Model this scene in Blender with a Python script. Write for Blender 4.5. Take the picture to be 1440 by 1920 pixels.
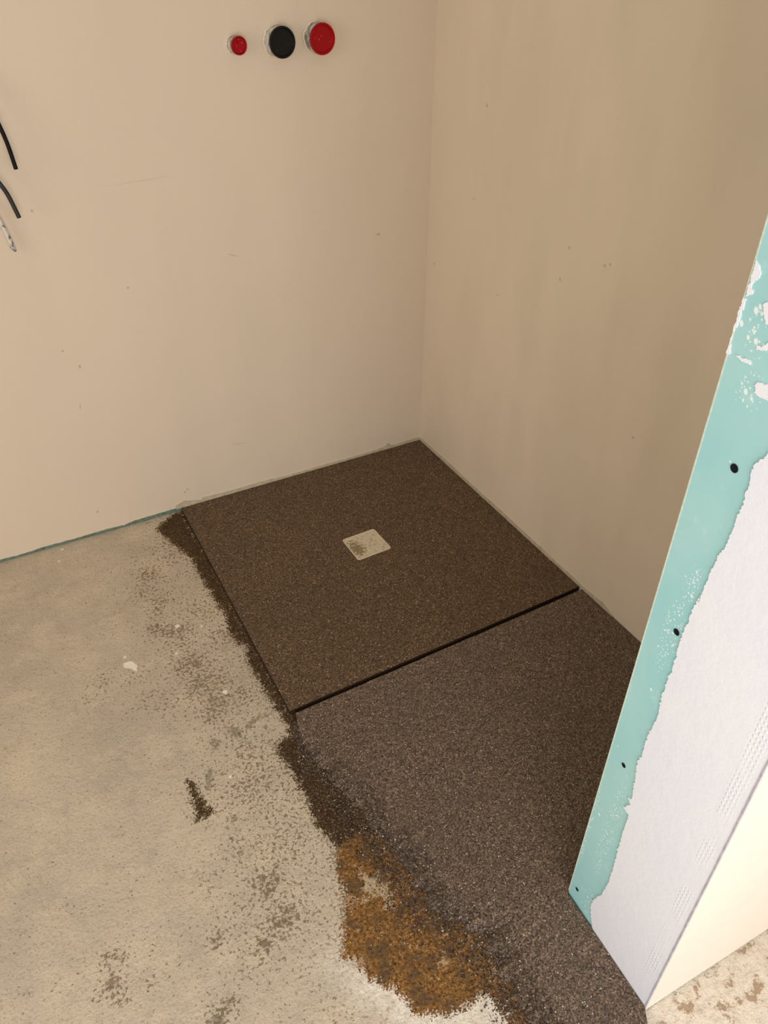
import bpy, bmesh, math, random
import numpy as np
from mathutils import Vector, Matrix, noise

C = bpy.context.scene.collection
for o in list(bpy.data.objects):
    bpy.data.objects.remove(o)
random.seed(4)
rng = np.random.default_rng(11)

# ------------------------------------------------------------------ camera
cam_data = bpy.data.cameras.new('camera')
cam = bpy.data.objects.new('camera', cam_data)
C.objects.link(cam)
cam_data.sensor_fit = 'VERTICAL'
cam_data.sensor_height = 36.0
cam_data.lens = 36.0 * 1480.48 / 1920.0
cam_data.clip_start = 0.02
YAW, PITCH, ROLL = 0.4958, 0.6534, 0.0082
fw = Vector((math.sin(YAW)*math.cos(PITCH), math.cos(YAW)*math.cos(PITCH), -math.sin(PITCH)))
r0 = fw.cross(Vector((0, 0, 1))).normalized()
u0 = r0.cross(fw)
rt = r0*math.cos(ROLL) + u0*math.sin(ROLL)
up = -r0*math.sin(ROLL) + u0*math.cos(ROLL)
M = Matrix((rt, up, -fw)).transposed().to_4x4()
M.translation = Vector((-1.2934, -2.1187, 1.5725))
cam.matrix_world = M
bpy.context.scene.camera = cam

# ------------------------------------------------------------------ light and exposure
world = bpy.data.worlds.new('world')
bpy.context.scene.world = world
world.use_nodes = True
world.node_tree.nodes['Background'].inputs[0].default_value = (1.0, 0.92, 0.82, 1)
world.node_tree.nodes['Background'].inputs[1].default_value = 0.63

def area(name, loc, target, sx, sy, power, col):
    d = bpy.data.lights.new(name, 'AREA')
    d.shape = 'RECTANGLE'; d.size = sx; d.size_y = sy
    d.energy = power; d.color = col
    o = bpy.data.objects.new(name, d); C.objects.link(o)
    o.location = loc
    o.rotation_euler = (Vector(target) - Vector(loc)).to_track_quat('-Z', 'Y').to_euler()
    return o
# daylight through the window behind the camera
area('window_daylight', (-1.35, -3.30, 1.10), (-0.75, -.9, 0.35), 1.4, 1.9, 52, (0.93, 0.955, 1.0))
# added fill light from the left, lifts the right wall; no source seen
area('window_daylight_side', (-3.3, -1.5, 1.45), (-0.5, -1.0, 0.7), 1.3, 1.5, 19, (0.97, 0.975, 1.0))

vs = bpy.context.scene.view_settings
vs.view_transform = 'Standard'; vs.look = 'None'; vs.gamma = 1.0
vs.use_curve_mapping = False
vs.exposure = -0.24

# ------------------------------------------------------------------ outlines measured on the floor, walls and partition (metres)
TRACE = {
    'wet_strip': [(-0.9023, 0.0067), (-0.9417, -0.0103), (-1.0006, -0.0524), (-0.9859, -0.1187), (-0.9577, -0.2013), (-0.9439, -0.2415), (-0.9459, -0.2993), (-0.9438, -0.3623), (-0.9416, -0.4134), (-0.9371, -0.4737), (-0.9325, -0.5228), (-0.9435, -0.5802), (-0.9391, -0.6347), (-0.9223, -0.669), (-0.9401, -0.7173), (-0.9337, -0.7684), (-0.9345, -0.8218), (-0.9308, -0.8828), (-0.9247, -0.9218), (-0.9222, -0.9682), (-0.901, -0.9691), (-0.9019, -0.9196), (-0.9041, -0.6359), (-0.8979, -0.2602)],
    'slab_edge': [(-0.8951, -0.9333), (-0.905, -0.964), (-0.9076, -0.988), (-0.9093, -1.0308), (-0.9056, -1.0769), (-0.8972, -1.124), (-0.8844, -1.1721), (-0.8753, -1.2137), (-0.8716, -1.2641), (-0.8616, -1.3084), (-0.8526, -1.3656), (-0.8435, -1.4109), (-0.8457, -1.4487), (-0.8442, -1.4872), (-0.8315, -1.5215), (-0.8056, -1.5487), (-0.7907, -1.57), (-0.7837, -1.5955), (-0.7889, -1.6311), (-0.7897, -1.6595), (-0.7872, -1.6889), (-0.7888, -1.7231), (-0.7914, -1.7515), (-0.7956, -1.7932), (-0.7963, -1.8345)],
    'wet_band': [(-0.9169, -0.9773), (-0.966, -0.9896), (-0.9723, -1.0198), (-0.9663, -1.052), (-0.9628, -1.0788), (-0.9642, -1.1163), (-0.9632, -1.154), (-0.9645, -1.1828), (-0.969, -1.2244), (-0.9574, -1.263), (-0.9538, -1.2965), (-0.9368, -1.3211), (-0.895, -1.3534), (-0.8397, -1.4129), (-0.8582, -1.3209), (-0.8785, -1.2333), (-0.8753, -1.2137), (-0.8972, -1.124), (-0.9093, -1.0308), (-0.9076, -0.988)],
    'ochre': [(-0.9538, -1.2965), (-0.9712, -1.3232), (-0.9769, -1.3549), (-0.9787, -1.3782), (-0.9914, -1.4092), (-1.0073, -1.4372), (-1.0276, -1.4747), (-1.0391, -1.4941), (-1.0251, -1.5098), (-1.0145, -1.532), (-1.0074, -1.552), (-0.9937, -1.5752), (-0.9769, -1.5921), (-0.967, -1.613), (-0.9687, -1.6389), (-0.9368, -1.6577), (-0.9189, -1.671), (-0.8948, -1.6744), (-0.8713, -1.6792), (-0.8487, -1.6719), (-0.8291, -1.6765), (-0.8226, -1.6936), (-0.8216, -1.7246), (-0.8271, -1.7512), (-0.828, -1.783), (-0.7869, -1.8224), (-0.7898, -1.7855), (-0.7881, -1.7532), (-0.7872, -1.6889), (-0.7889, -1.6311), (-0.7837, -1.5955), (-0.8056, -1.5487), (-0.8442, -1.4872), (-0.8457, -1.4487), (-0.8435, -1.4109), (-0.8526, -1.3656), (-0.8616, -1.3084), (-0.9025, -1.2814)],
    'ochre_pale': [(-0.9334, -1.3482), (-0.9603, -1.388), (-0.9251, -1.4808), (-0.9769, -1.5059), (-0.8871, -1.4458), (-0.8903, -1.3811)],
    'tar_block': [(-1.1815, -0.9885), (-1.1744, -1.0043), (-1.1676, -1.0434), (-1.1585, -1.0911), (-1.1933, -1.095), (-1.1852, -1.0572), (-1.1853, -1.0164)],
    'white_flake': [(-1.2285, -0.5693), (-1.2071, -0.5701), (-1.195, -0.591), (-1.2022, -0.6151), (-1.2138, -0.5971), (-1.2272, -0.5861)],
    'white_dots': [(-1.0629, -0.504), (-1.0228, -0.7842), (-1.005, -0.5345), (-1.2813, -0.0205), (-1.2186, -0.5502), (-1.3226, 0.0068), (-1.2998, -0.0731), (-1.0938, -0.5995), (-1.093, -1.0232)],
    'speckles': [(-1.075, -0.258, 0.034, 0.9), (-1.111, -0.324, 0.036, 0.6), (-1.078, -0.381, 0.029, 0.7), (-1.119, -0.488, 0.025, 1), (-1.082, -0.52, 0.028, 0.9), (-1.044, -0.527, 0.023, 0.6), (-1.097, -0.427, 0.023, 0.7), (-1.079, -0.569, 0.028, 0.6), (-1.065, -0.652, 0.033, 0.9), (-1.107, -0.662, 0.021, 0.5), (-1.072, -0.727, 0.032, 0.8), (-0.974, -0.582, 0.028, 0.6), (-1.021, -0.738, 0.027, 0.6), (-1.049, -0.806, 0.036, 0.7), (-0.983, -0.819, 0.031, 0.6), (-1.282, -0.593, 0.032, 0.6), (-1.323, -0.639, 0.041, 0.45), (-1.216, -0.627, 0.032, 0.5), (-1.207, -0.715, 0.036, 0.4), (-1.165, -0.752, 0.031, 0.4), (-1.068, -0.846, 0.03, 0.6), (-0.999, -0.46, 0.035, 0.4), (-0.973, -0.492, 0.035, 0.4), (-0.944, -0.615, 0.028, 0.6), (-1.018, -0.142, 0.032, 0.5), (-0.993, -0.21, 0.038, 0.5), (-1.03, -0.975, 0.039, 0.5), (-1.035, -1.054, 0.042, 0.4), (-1.089, -1.067, 0.042, 0.45), (-1.02, -0.0, 0.027, 0.5), (-1.075, -0.63, 0.076, 0.25), (-1.057, -0.749, 0.084, 0.25), (-1.266, -0.749, 0.101, 0.12), (-1.028, -1.1, 0.07, 0.35), (-1.43, -1.335, 0.023, 1), (-1.419, -1.368, 0.023, 0.8), (-1.111, -1.288, 0.038, 0.8), (-1.121, -1.381, 0.028, 0.9), (-1.16, -1.404, 0.02, 0.9), (-1.273, -1.48, 0.022, 1), (-1.246, -1.472, 0.015, 0.8), (-1.238, -1.354, 0.02, 0.8), (-1.423, -1.289, 0.023, 0.8), (-1.399, -1.302, 0.016, 0.6), (-1.347, -1.313, 0.016, 0.6), (-1.37, -1.371, 0.015, 0.7), (-1.136, -1.199, 0.039, 0.5), (-1.216, -1.237, 0.034, 0.4), (-1.191, -1.326, 0.049, 0.4), (-1.191, -1.429, 0.039, 0.4), (-1.091, -1.37, 0.037, 0.6), (-1.53, -1.298, 0.011, 0.6), (-1.584, -1.277, 0.011, 0.6), (-1.533, -1.158, 0.012, 0.6), (-1.473, -1.149, 0.016, 0.4), (-1.267, -1.191, 0.013, 0.6), (-1.466, -1.347, 0.015, 0.6), (-1.335, -1.353, 0.031, 0.3), (-1.277, -1.424, 0.076, 0.2), (-1.471, -1.281, 0.023, 0.4), (-1.359, -1.171, 0.05, 0.15), (-1.565, -1.167, 0.016, 0.4), (-1.033, -1.233, 0.053, 0.4)],
    'smudges': [(-1.007, -0.913, 0.009, 0.9), (-0.995, -0.902, 0.009, 0.9), (-0.977, -0.898, 0.009, 0.8), (-0.958, -0.897, 0.009, 0.7), (-0.944, -0.901, 0.007, 0.5), (-0.972, -0.932, 0.007, 0.9), (-1.04, -0.916, 0.019, 0.75), (-1.049, -0.898, 0.015, 0.6), (-1.094, -0.915, 0.013, 0.8), (-1.097, -0.933, 0.012, 0.6), (-1.033, -0.947, 0.015, 0.5), (-1.13, -0.988, 0.009, 0.9), (-1.135, -1.001, 0.009, 0.9), (-1.142, -1.016, 0.009, 0.8), (-1.149, -1.03, 0.008, 0.6), (-1.129, -1.028, 0.012, 0.4), (-1.12, -1.127, 0.01, 0.9), (-1.138, -1.139, 0.009, 0.6), (-1.139, -1.169, 0.008, 0.7), (-1.432, -1.342, 0.01, 0.8), (-1.115, -1.31, 0.019, 0.6), (-1.091, -1.294, 0.017, 0.6), (-1.16, -1.404, 0.014, 0.8), (-1.235, -1.356, 0.01, 0.7), (-1.106, -1.375, 0.015, 0.7), (-1.282, -1.483, 0.015, 0.8), (-1.254, -1.47, 0.01, 0.7), (-1.149, -1.208, 0.011, 0.5), (-1.14, -1.384, 0.014, 0.5)],
    'stub_filler': [(-1.6846, 1.1031), (-1.6772, 1.0919), (-1.6743, 1.0763), (-1.6788, 1.0678), (-1.6768, 1.0492), (-1.679, 1.0389), (-1.6774, 1.0137), (-1.677, 0.9886), (-1.676, 0.9687), (-1.6707, 0.9515), (-1.6675, 0.9219), (-1.6673, 0.8972), (-1.6643, 0.8694), (-1.6668, 0.8886), (-1.66, 0.8506), (-1.6596, 0.821), (-1.6587, 0.7853), (-1.6605, 0.7599), (-1.6601, 0.727), (-1.6587, 0.6817), (-1.6635, 0.636), (-1.6579, 0.592), (-1.6593, 0.5374), (-1.6544, 0.5196), (-1.6621, 0.4753), (-1.6669, 0.4315), (-1.6598, 0.4282), (-1.6676, 0.4196), (-1.658, 0.3962), (-1.6724, 0.3934), (-1.6714, 0.3582), (-1.6727, 0.3035), (-1.676, 0.2495), (-1.6773, 0.1893), (-1.6729, 0.1366), (-1.6591, 0.0911), (-1.6583, 0.0633), (-1.6679, 0.0361), (-1.6866, -0.0162)],
    'stub_screws': [(-1.6525, 1.0686), (-1.6479, 0.7987), (-1.6323, 0.4785), (-1.6172, 0.055)],
    'stub_splash_a': [(-1.6003, 1.2915), (-1.6061, 1.2877), (-1.6093, 1.2825), (-1.61, 1.2755), (-1.6053, 1.2708), (-1.6036, 1.2649), (-1.6084, 1.2623), (-1.6075, 1.2577), (-1.6013, 1.2533)],
    'stub_splash_b': [(-1.5981, 1.251), (-1.6023, 1.2504), (-1.6013, 1.2233), (-1.599, 1.2144), (-1.5988, 1.1992), (-1.6027, 1.1902), (-1.6004, 1.1868), (-1.5972, 1.1878)],
    'stub_splash_c': [(-1.61, 1.191), (-1.6194, 1.1916), (-1.6283, 1.1932), (-1.6323, 1.1915), (-1.6313, 1.1887), (-1.6219, 1.1886), (-1.6122, 1.189)],
    'stub_splash_d': [(-1.6242, 1.2541), (-1.6279, 1.2576), (-1.6373, 1.259), (-1.6504, 1.2374), (-1.6352, 1.2356), (-1.6315, 1.2396), (-1.6266, 1.2475)],
    'stub_splash_e': [(-1.6309, 1.2116), (-1.6376, 1.211), (-1.6424, 1.2187), (-1.6493, 1.2205), (-1.6511, 1.2157), (-1.6398, 1.2086), (-1.6342, 1.2079)],
    'stub_splash_f': [(-1.6444, 1.1746), (-1.6574, 1.1784), (-1.6695, 1.1772), (-1.6747, 1.1667), (-1.6647, 1.1624), (-1.6557, 1.1621), (-1.6474, 1.1629)],
    'stub_spray': [(-1.6139, 1.2328), (-1.618, 1.2142), (-1.6176, 1.2441), (-1.6232, 1.2219), (-1.6049, 1.2247), (-1.6259, 1.2286), (-1.6208, 1.2496), (-1.6355, 1.1583), (-1.6279, 1.1644), (-1.6451, 1.1544), (-1.6354, 1.1434), (-1.6254, 1.2438), (-1.6287, 1.214), (-1.6346, 0.8887), (-1.6483, 0.9068), (-1.6502, 0.8686), (-1.6443, 1.0724), (-1.6521, 0.8684), (-1.6264, 0.7501), (-1.6372, 0.6689), (-1.6099, 0.5003), (-1.65, 0.1996), (-1.6657, -0.0142), (-1.6511, 0.8594), (-1.6149, 0.3108)],
    'marks_left': [(-0.6497, 0.8077, -0.6169, 0.7949), (-0.7116, 0.2004, -0.6492, 0.1922), (-1.0982, 0.5751, -1.0999, 0.5609), (-1.1219, 0.4616, -1.1259, 0.4369), (-0.9547, 1.0203, -0.7472, 1.0277), (-1.1195, 0.9912, -1.1169, 0.982), (-0.933, 0.764, -0.9283, 0.7587), (-0.8825, 0.0655, -0.8746, 0.0714), (-0.8723, 0.0748, -0.8664, 0.0792), (-0.1825, 0.7913, -0.1662, 0.792), (-1.1328, 0.6256, -1.1303, 0.6188), (-1.1526, 0.0917, -1.1516, 0.081)],
    'marks_right': [(-0.2546, 1.1748, -0.266, 1.1643), (-0.643, 0.9231, -0.651, 0.9152), (-0.7709, 0.9188, -0.7793, 0.9152), (-0.789, 0.9271, -0.7936, 0.9237), (-1.1588, 1.1283, -1.1635, 1.122), (-0.223, 0.9252, -0.2407, 0.934), (-0.8259, -0.1587, -0.8243, -0.092), (0.0058, 0.9814, 0.0034, 0.8756), (0.0079, 1.1166, -0.0004, 1.1234), (-0.0417, 0.6815, -0.0473, 0.6918), (-0.6282, 0.8412, -0.6331, 0.8291), (-0.9661, 0.5589, -0.9748, 0.5547), (-0.372, 0.6983, -0.3913, 0.71)],
    'skim_edge': [(-1.5322, 0.0008), (-1.4563, 0.0068), (-1.4265, 0.0054), (-1.4001, 0.0044), (-1.3653, 0.005), (-1.3257, 0.008), (-1.3101, 0.0073), (-1.239, 0.0055), (-1.182, 0.0065), (-1.1283, 0.0068), (-1.0871, 0.0034), (-1.0565, 0.0085), (-0.9789, 0.0102), (-0.9175, 0.0102), (-0.9003, 0.0068)],
    'strip_top_left': [(-0.9165, 0.0278), (-0.8865, 0.039), (-0.8316, 0.0223), (-0.8285, 0.0321), (-0.7707, 0.0278), (-0.6396, 0.028), (-0.6317, 0.0298), (-0.5239, 0.017), (-0.4537, 0.0236), (-0.3866, 0.025), (-0.2785, 0.021), (-0.1539, 0.0266), (-0.1366, 0.0397), (-0.1211, 0.026), (-0.0612, 0.0268), (0.0042, 0.0262)],
    'strip_top_right': [(-0.0106, 0.0333), (-0.1047, 0.0405), (-0.2123, 0.0446), (-0.332, 0.0376), (-0.4123, 0.0403), (-0.5041, 0.0441), (-0.621, 0.0407), (-0.717, 0.04), (-0.7963, 0.0346), (-0.8702, 0.0381), (-0.9075, 0.0329), (-0.9416, 0.0381), (-0.996, 0.0487), (-1.0209, 0.0474), (-1.0422, 0.0414), (-1.0742, 0.043), (-1.1156, 0.0456), (-1.1543, 0.0466)],
    'cable_tips': [[(-1.1332, -0.05, 1.0947), (-1.137, -0.05, 1.1447), (-1.1433, -0.05, 1.1835)], [(-1.1537, -0.05, 0.9894), (-1.164, -0.05, 1.039), (-1.1748, -0.05, 1.0672)], [(-1.1823, -0.02, 0.9054), (-1.1879, -0.02, 0.9435), (-1.1952, -0.02, 0.9783)]],
}

SLAB_H = 0.015
PX = -0.586                       # face of the partition
RA = 0.0123                       # the right wall runs very slightly off square

# ------------------------------------------------------------------ node helpers
class NT:
    def __init__(self, name, rough=0.8):
        self.m = bpy.data.materials.new(name); self.m.use_nodes = True
        self.t = self.m.node_tree; self.n = self.t.nodes
        self.b = self.n['Principled BSDF']
        self.b.inputs['Roughness'].default_value = rough
        self.pos = self.n.new('ShaderNodeNewGeometry').outputs['Position']
    def link(self, a, b): self.t.links.new(a, b)
    def put(self, inp, v):
        if hasattr(v, 'links'): self.link(v, inp)
        elif isinstance(v, (tuple, list)) and len(v) == 3 and len(inp.default_value) == 4: inp.default_value = (*v, 1)
        else: inp.default_value = v
    def noise(self, scale, detail=3, rough=.6, vec=None):
        x = self.n.new('ShaderNodeTexNoise'); x.inputs['Scale'].default_value = scale
        x.inputs['Detail'].default_value = detail; x.inputs['Roughness'].default_value = rough
        self.link(vec or self.pos, x.inputs['Vector']); return x.outputs['Fac']
    def vor(self, scale, feature='F1', vec=None):
        x = self.n.new('ShaderNodeTexVoronoi'); x.feature = feature
        x.inputs['Scale'].default_value = scale
        self.link(vec or self.pos, x.inputs['Vector']); return x.outputs
    def math(self, op, a, b=0.0, c=None, clamp=False):
        x = self.n.new('ShaderNodeMath'); x.operation = op; x.use_clamp = clamp
        self.put(x.inputs[0], a); self.put(x.inputs[1], b)
        if c is not None: self.put(x.inputs[2], c)
        return x.outputs[0]
    def rng(self, v, a, b, c=0.0, d=1.0, smooth=True):
        x = self.n.new('ShaderNodeMapRange'); x.interpolation_type = 'SMOOTHSTEP' if smooth else 'LINEAR'
        self.put(x.inputs[0], v)
        for i, k in enumerate((a, b, c, d)): self.put(x.inputs[i+1], k)
        return x.outputs[0]
    def mix(self, f, a, b, mode='MIX'):
        x = self.n.new('ShaderNodeMix'); x.data_type = 'RGBA'; x.blend_type = mode
        self.put(x.inputs[0], f); self.put(x.inputs[6], a); self.put(x.inputs[7], b)
        return x.outputs[2]
    def ramp(self, v, stops):
        x = self.n.new('ShaderNodeValToRGB'); e = x.color_ramp.elements
        while len(e) < len(stops): e.new(0.5)
        for i, (p, c) in enumerate(stops): e[i].position = p; e[i].color = (*c, 1)
        self.put(x.inputs[0], v); return x.outputs[0]
    def attr(self, name):
        x = self.n.new('ShaderNodeAttribute'); x.attribute_name = name; return x.outputs['Fac']
    def sep(self, v):
        x = self.n.new('ShaderNodeSeparateXYZ'); self.link(v, x.inputs[0]); return x.outputs
    def vmap(self, loc=(0, 0, 0), rot=(0, 0, 0), scale=(1, 1, 1), kind='POINT'):
        x = self.n.new('ShaderNodeMapping'); x.vector_type = kind
        x.inputs[1].default_value = loc; x.inputs[2].default_value = rot; x.inputs[3].default_value = scale
        self.link(self.pos, x.inputs[0]); return x.outputs[0]
    def mark(self, centre, axis, half, width, soft=.6):
        """soft ellipse lying on a surface; axis = unit vector of its long side"""
        d = self.n.new('ShaderNodeVectorMath'); d.operation = 'SUBTRACT'
        self.link(self.pos, d.inputs[0]); d.inputs[1].default_value = centre
        a = Vector(axis).normalized()
        e = self.n.new('ShaderNodeVectorMath'); e.operation = 'DOT_PRODUCT'
        self.link(d.outputs[0], e.inputs[0]); e.inputs[1].default_value = a
        l = self.n.new('ShaderNodeVectorMath'); l.operation = 'LENGTH'; self.link(d.outputs[0], l.inputs[0])
        t2 = self.math('MULTIPLY', e.outputs['Value'], e.outputs['Value'])
        l2 = self.math('MULTIPLY', l.outputs['Value'], l.outputs['Value'])
        p2 = self.math('SUBTRACT', l2, t2)
        r = self.math('ADD', self.math('DIVIDE', t2, half*half), self.math('DIVIDE', p2, width*width))
        return self.rng(r, 1.0, 1.0 - soft)
    def bump(self, h, strength=.5, dist=.001, prev=None):
        x = self.n.new('ShaderNodeBump'); x.inputs['Strength'].default_value = strength
        x.inputs['Distance'].default_value = dist; self.put(x.inputs['Height'], h)
        if prev: self.link(prev, x.inputs['Normal'])
        return x.outputs[0]
    def done(self, col, normal=None, rough=None, spec=None):
        self.put(self.b.inputs['Base Color'], col)
        if normal: self.link(normal, self.b.inputs['Normal'])
        if rough is not None: self.put(self.b.inputs['Roughness'], rough)
        if spec is not None: self.put(self.b.inputs['Specular IOR Level'], spec)
        return self.m

def wall_mat(name, marks, plane, base, dark, streak=0.0):
    k = NT(name, .85)
    big = k.rng(k.noise(2.2, 3, .55), .35, .7)
    strk = k.rng(k.noise(3.0, 3, .55, k.vmap(scale=(1.5, 1.5, .45))), .42, .68)
    c = k.mix(k.math('MULTIPLY', big, .45), base, dark)
    c = k.mix(k.math('MULTIPLY', strk, streak), c, tuple(x*.78*y for x, y in zip(base, (.97, 1.0, .93))))
    fine = k.rng(k.noise(260, 2, .6), .3, .75)
    c = k.mix(k.math('MULTIPLY', fine, .10), c, tuple(x*.8 for x in base))
    sp = k.rng(k.vor(38)['Distance'], .035, .02)
    gate = k.rng(k.noise(9, 2), .60, .66)
    c = k.mix(k.math('MULTIPLY', k.math('MULTIPLY', sp, gate), .35), c, (.25, .21, .16))
    tot = 0.0
    for i, (a0, z0, a1, z1) in enumerate(marks):
        if plane == 'y': p, q = Vector((a0, 0, z0)), Vector((a1, 0, z1))
        else: p, q = Vector((-RA*a0, a0, z0)), Vector((-RA*a1, a1, z1))
        L = (q-p).length/2
        w = .0045 if L < .009 else .0016
        s = .42 if L < .02 else (.35 if L < .06 else .16)
        mk = k.math('MULTIPLY', k.mark((p+q)/2, q-p, max(L, .004), w, .9), s)
        tot = k.math('MAXIMUM', tot, mk)
    tot = k.math('MULTIPLY', tot, k.rng(k.noise(330, 2), .25, .55, .45, 1))
    c = k.mix(tot, c, (.16, .13, .10))
    n = k.bump(k.noise(14, 4, .55), .25, .004)
    n = k.bump(k.noise(420, 2, .6), .25, .0006, n)
    n = k.bump(tot, -.6, .001, n)
    return k.done(c, n, .82, .25)

BASE_WALL = (.70, .56, .415)
m_wall_l = wall_mat('cream_wall_plaster', TRACE['marks_left'], 'y', BASE_WALL, (.665, .535, .40), .10)
m_wall_r = wall_mat('cream_wall_plaster_smeared', TRACE['marks_right'], 'x', (.74, .595, .435), (.69, .565, .415), .28)  # same plaster as the left wall, base raised to stand in for light

def board_mat():
    k = NT('green_board_paper', .75)
    c = k.mix(k.rng(k.noise(7, 4), .35, .7), (.325, .60, .59), (.385, .635, .60))
    c = k.mix(k.math('MULTIPLY', k.rng(k.noise(22, 4, .7), .55, .75), .35), c, (.55, .76, .72))
    tot = 0.0
    for i, (y, z) in enumerate(TRACE['stub_spray']):
        r = .0016 + .0024*((i*7) % 5)/5
        tot = k.math('MAXIMUM', tot, k.mark((PX, y, z), (0, .4, 1), r*1.4, r, .7))
    c = k.mix(k.math('MULTIPLY', tot, .9), c, (.85, .87, .84))
    # spatter of fine plaster dots in a few areas
    area_ = 0.0
    for y, z, hw, hh in ((-1.632, 1.225, .022, .04), (-1.64, 1.16, .022, .03), (-1.648, .88, .014, .05), (-1.64, .79, .02, .10), (-1.645, .30, .02, .2), (-1.65, .05, .02, .08), (-1.60, .25, .01, .2)):
        area_ = k.math('MAXIMUM', area_, k.mark((PX, y, z), (0, 0, 1), hh, hw, 1.0))
    dots = k.rng(k.math('ADD', k.vor(210)['Distance'], k.math('MULTIPLY', k.noise(90, 2), .5)), .56, .47)
    c = k.mix(k.math('MULTIPLY', dots, area_), c, (.84, .87, .84))
    thin = k.rng(k.noise(30, 5, .75, k.vmap(rot=(.5, 0, 0), scale=(1, 6, 1))), .68, .74)
    c = k.mix(k.math('MULTIPLY', thin, .28), c, (.80, .86, .84))
    return k.done(c, k.bump(k.noise(300, 2), .2, .0004), .7, .3)
m_board = board_mat()

def filler_mat():
    k = NT('white_joint_filler', .8)
    c = k.mix(k.rng(k.noise(5, 3), .3, .7), (.83, .82, .83), (.80, .80, .84))
    tot = 0.0
    for y0, z0, y1, z1 in ((-1.688, .895, -1.682, .862), (-1.676, .835, -1.674, .81), (-1.668, .775, -1.667, .76), (-1.673, .47, -1.671, .455), (-1.678, .42, -1.674, .385), (-1.684, .40, -1.682, .385), (-1.686, .262, -1.684, .25)):
        p, q = Vector((PX-.002, y0, z0)), Vector((PX-.002, y1, z1))
        tot = k.math('MAXIMUM', tot, k.mark((p+q)/2, q-p, (q-p).length/2, .0009, .8))
    c = k.mix(k.math('MULTIPLY', tot, .5), c, (.45, .40, .38))
    yy, zz = k.sep(k.pos)[1], k.sep(k.pos)[2]
    # line where the paper wing of the corner bead ends and its punched holes telegraph through
    edge = k.math('ADD', yy, 1.792)
    ln = k.rng(k.math('ABSOLUTE', edge), .0022, .0003)
    ph = 2*math.pi/.0115
    lat = k.math('MULTIPLY', k.math('SINE', k.math('MULTIPLY', k.math('ADD', yy, k.math('MULTIPLY', zz, .55)), ph)),
                 k.math('SINE', k.math('MULTIPLY', k.math('SUBTRACT', k.math('MULTIPLY', zz, .55), yy), ph)))
    band = k.math('MULTIPLY', k.rng(yy, -1.793, -1.80), k.rng(yy, -1.824, -1.818))
    patch = k.math('MULTIPLY', band, k.rng(k.noise(11, 3), .42, .62, .03, 1))
    n = k.bump(k.noise(60, 4, .55), .35, .002)
    n = k.bump(k.noise(500, 2), .3, .0005, n)
    n = k.bump(tot, -.8, .001, n)
    n = k.bump(ln, -.35, .001, n)
    n = k.bump(k.math('MULTIPLY', k.rng(lat, .1, .7), patch), .55, .0009, n)
    return k.done(c, n, .62, .35)
m_filler = filler_mat()

def simple(name, col, rough=.7, n1=None, amt=.2, bs=.3, bd=.001, spec=.4):
    k = NT(name, rough)
    f = k.noise(n1 or 60, 4, .6)
    c = k.mix(k.math('MULTIPLY', k.rng(f, .3, .7), amt), col, tuple(x*.4 for x in col))
    return k.done(c, k.bump(f, bs, bd), rough, spec)
m_cream = simple('cream_plaster_front', (.84, .735, .62), .85, 40, .05, .2, .001, .2)
m_gypsum = simple('gypsum_core', (.62, .66, .52), .9, 200, .3)
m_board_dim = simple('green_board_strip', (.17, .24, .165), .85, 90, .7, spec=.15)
m_tape = simple('pale_sealing_tape', (.55, .45, .30), .8, 45, .35, .6, .002)
m_bead = simple('grey_bead_profile', (.50, .48, .54), .5, 80, .4)
m_hole = simple('sunk_black_screw', (.010, .010, .011), .8, 90, .2, spec=.1)
m_screw = simple('phosphated_screw', (.03, .03, .035), .45, 300, .3)
m_black = simple('black_conduit_plastic', (.006, .005, .005), .5, 200, .1, .1, spec=.15)

def cable_white():
    k = NT('plaster_smeared_conduit', .6)
    c = k.mix(k.rng(k.noise(75, 4, .6), .53, .60), (.62, .56, .47), (.16, .14, .13))
    return k.done(c, k.bump(k.noise(150, 3), .6, .001), .45, .5)
m_cable_white = cable_white()
def black_smeared():
    k = NT('black_conduit_with_plaster_flecks', .45)
    c = k.mix(k.rng(k.noise(95, 3, .6), .66, .70), (.010, .009, .010), (.34, .30, .25))
    return k.done(c, k.bump(k.noise(200, 3), .3, .0006))
m_black_fleck = black_smeared()

def pipe_mat():
    k = NT('plaster_smeared_pipe', .55)
    c = k.mix(k.rng(k.noise(45, 4, .65), .42, .58), (.23, .225, .20), (.58, .54, .45))
    c = k.mix(k.rng(k.noise(120, 3, .6), .62, .68), c, (.09, .09, .08))
    return k.done(c, k.bump(k.noise(130, 3), .6, .001), .5, .5)
m_pipe = pipe_mat()
def plug_mat(name, col, fleck, amt):
    k = NT(name, .4)
    c = k.mix(k.math('MULTIPLY', k.rng(k.noise(170, 3), .66, .72), amt), col, fleck)
    return k.done(c, k.bump(k.noise(90, 2), .15, .0005), .33, .22)
m_red = plug_mat('red_plug_plastic', (.33, .0015, .005), (.75, .5, .4), .5)
m_darkplug = plug_mat('black_plug_plastic', (.008, .007, .007), (.16, .13, .10), .4)

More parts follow.
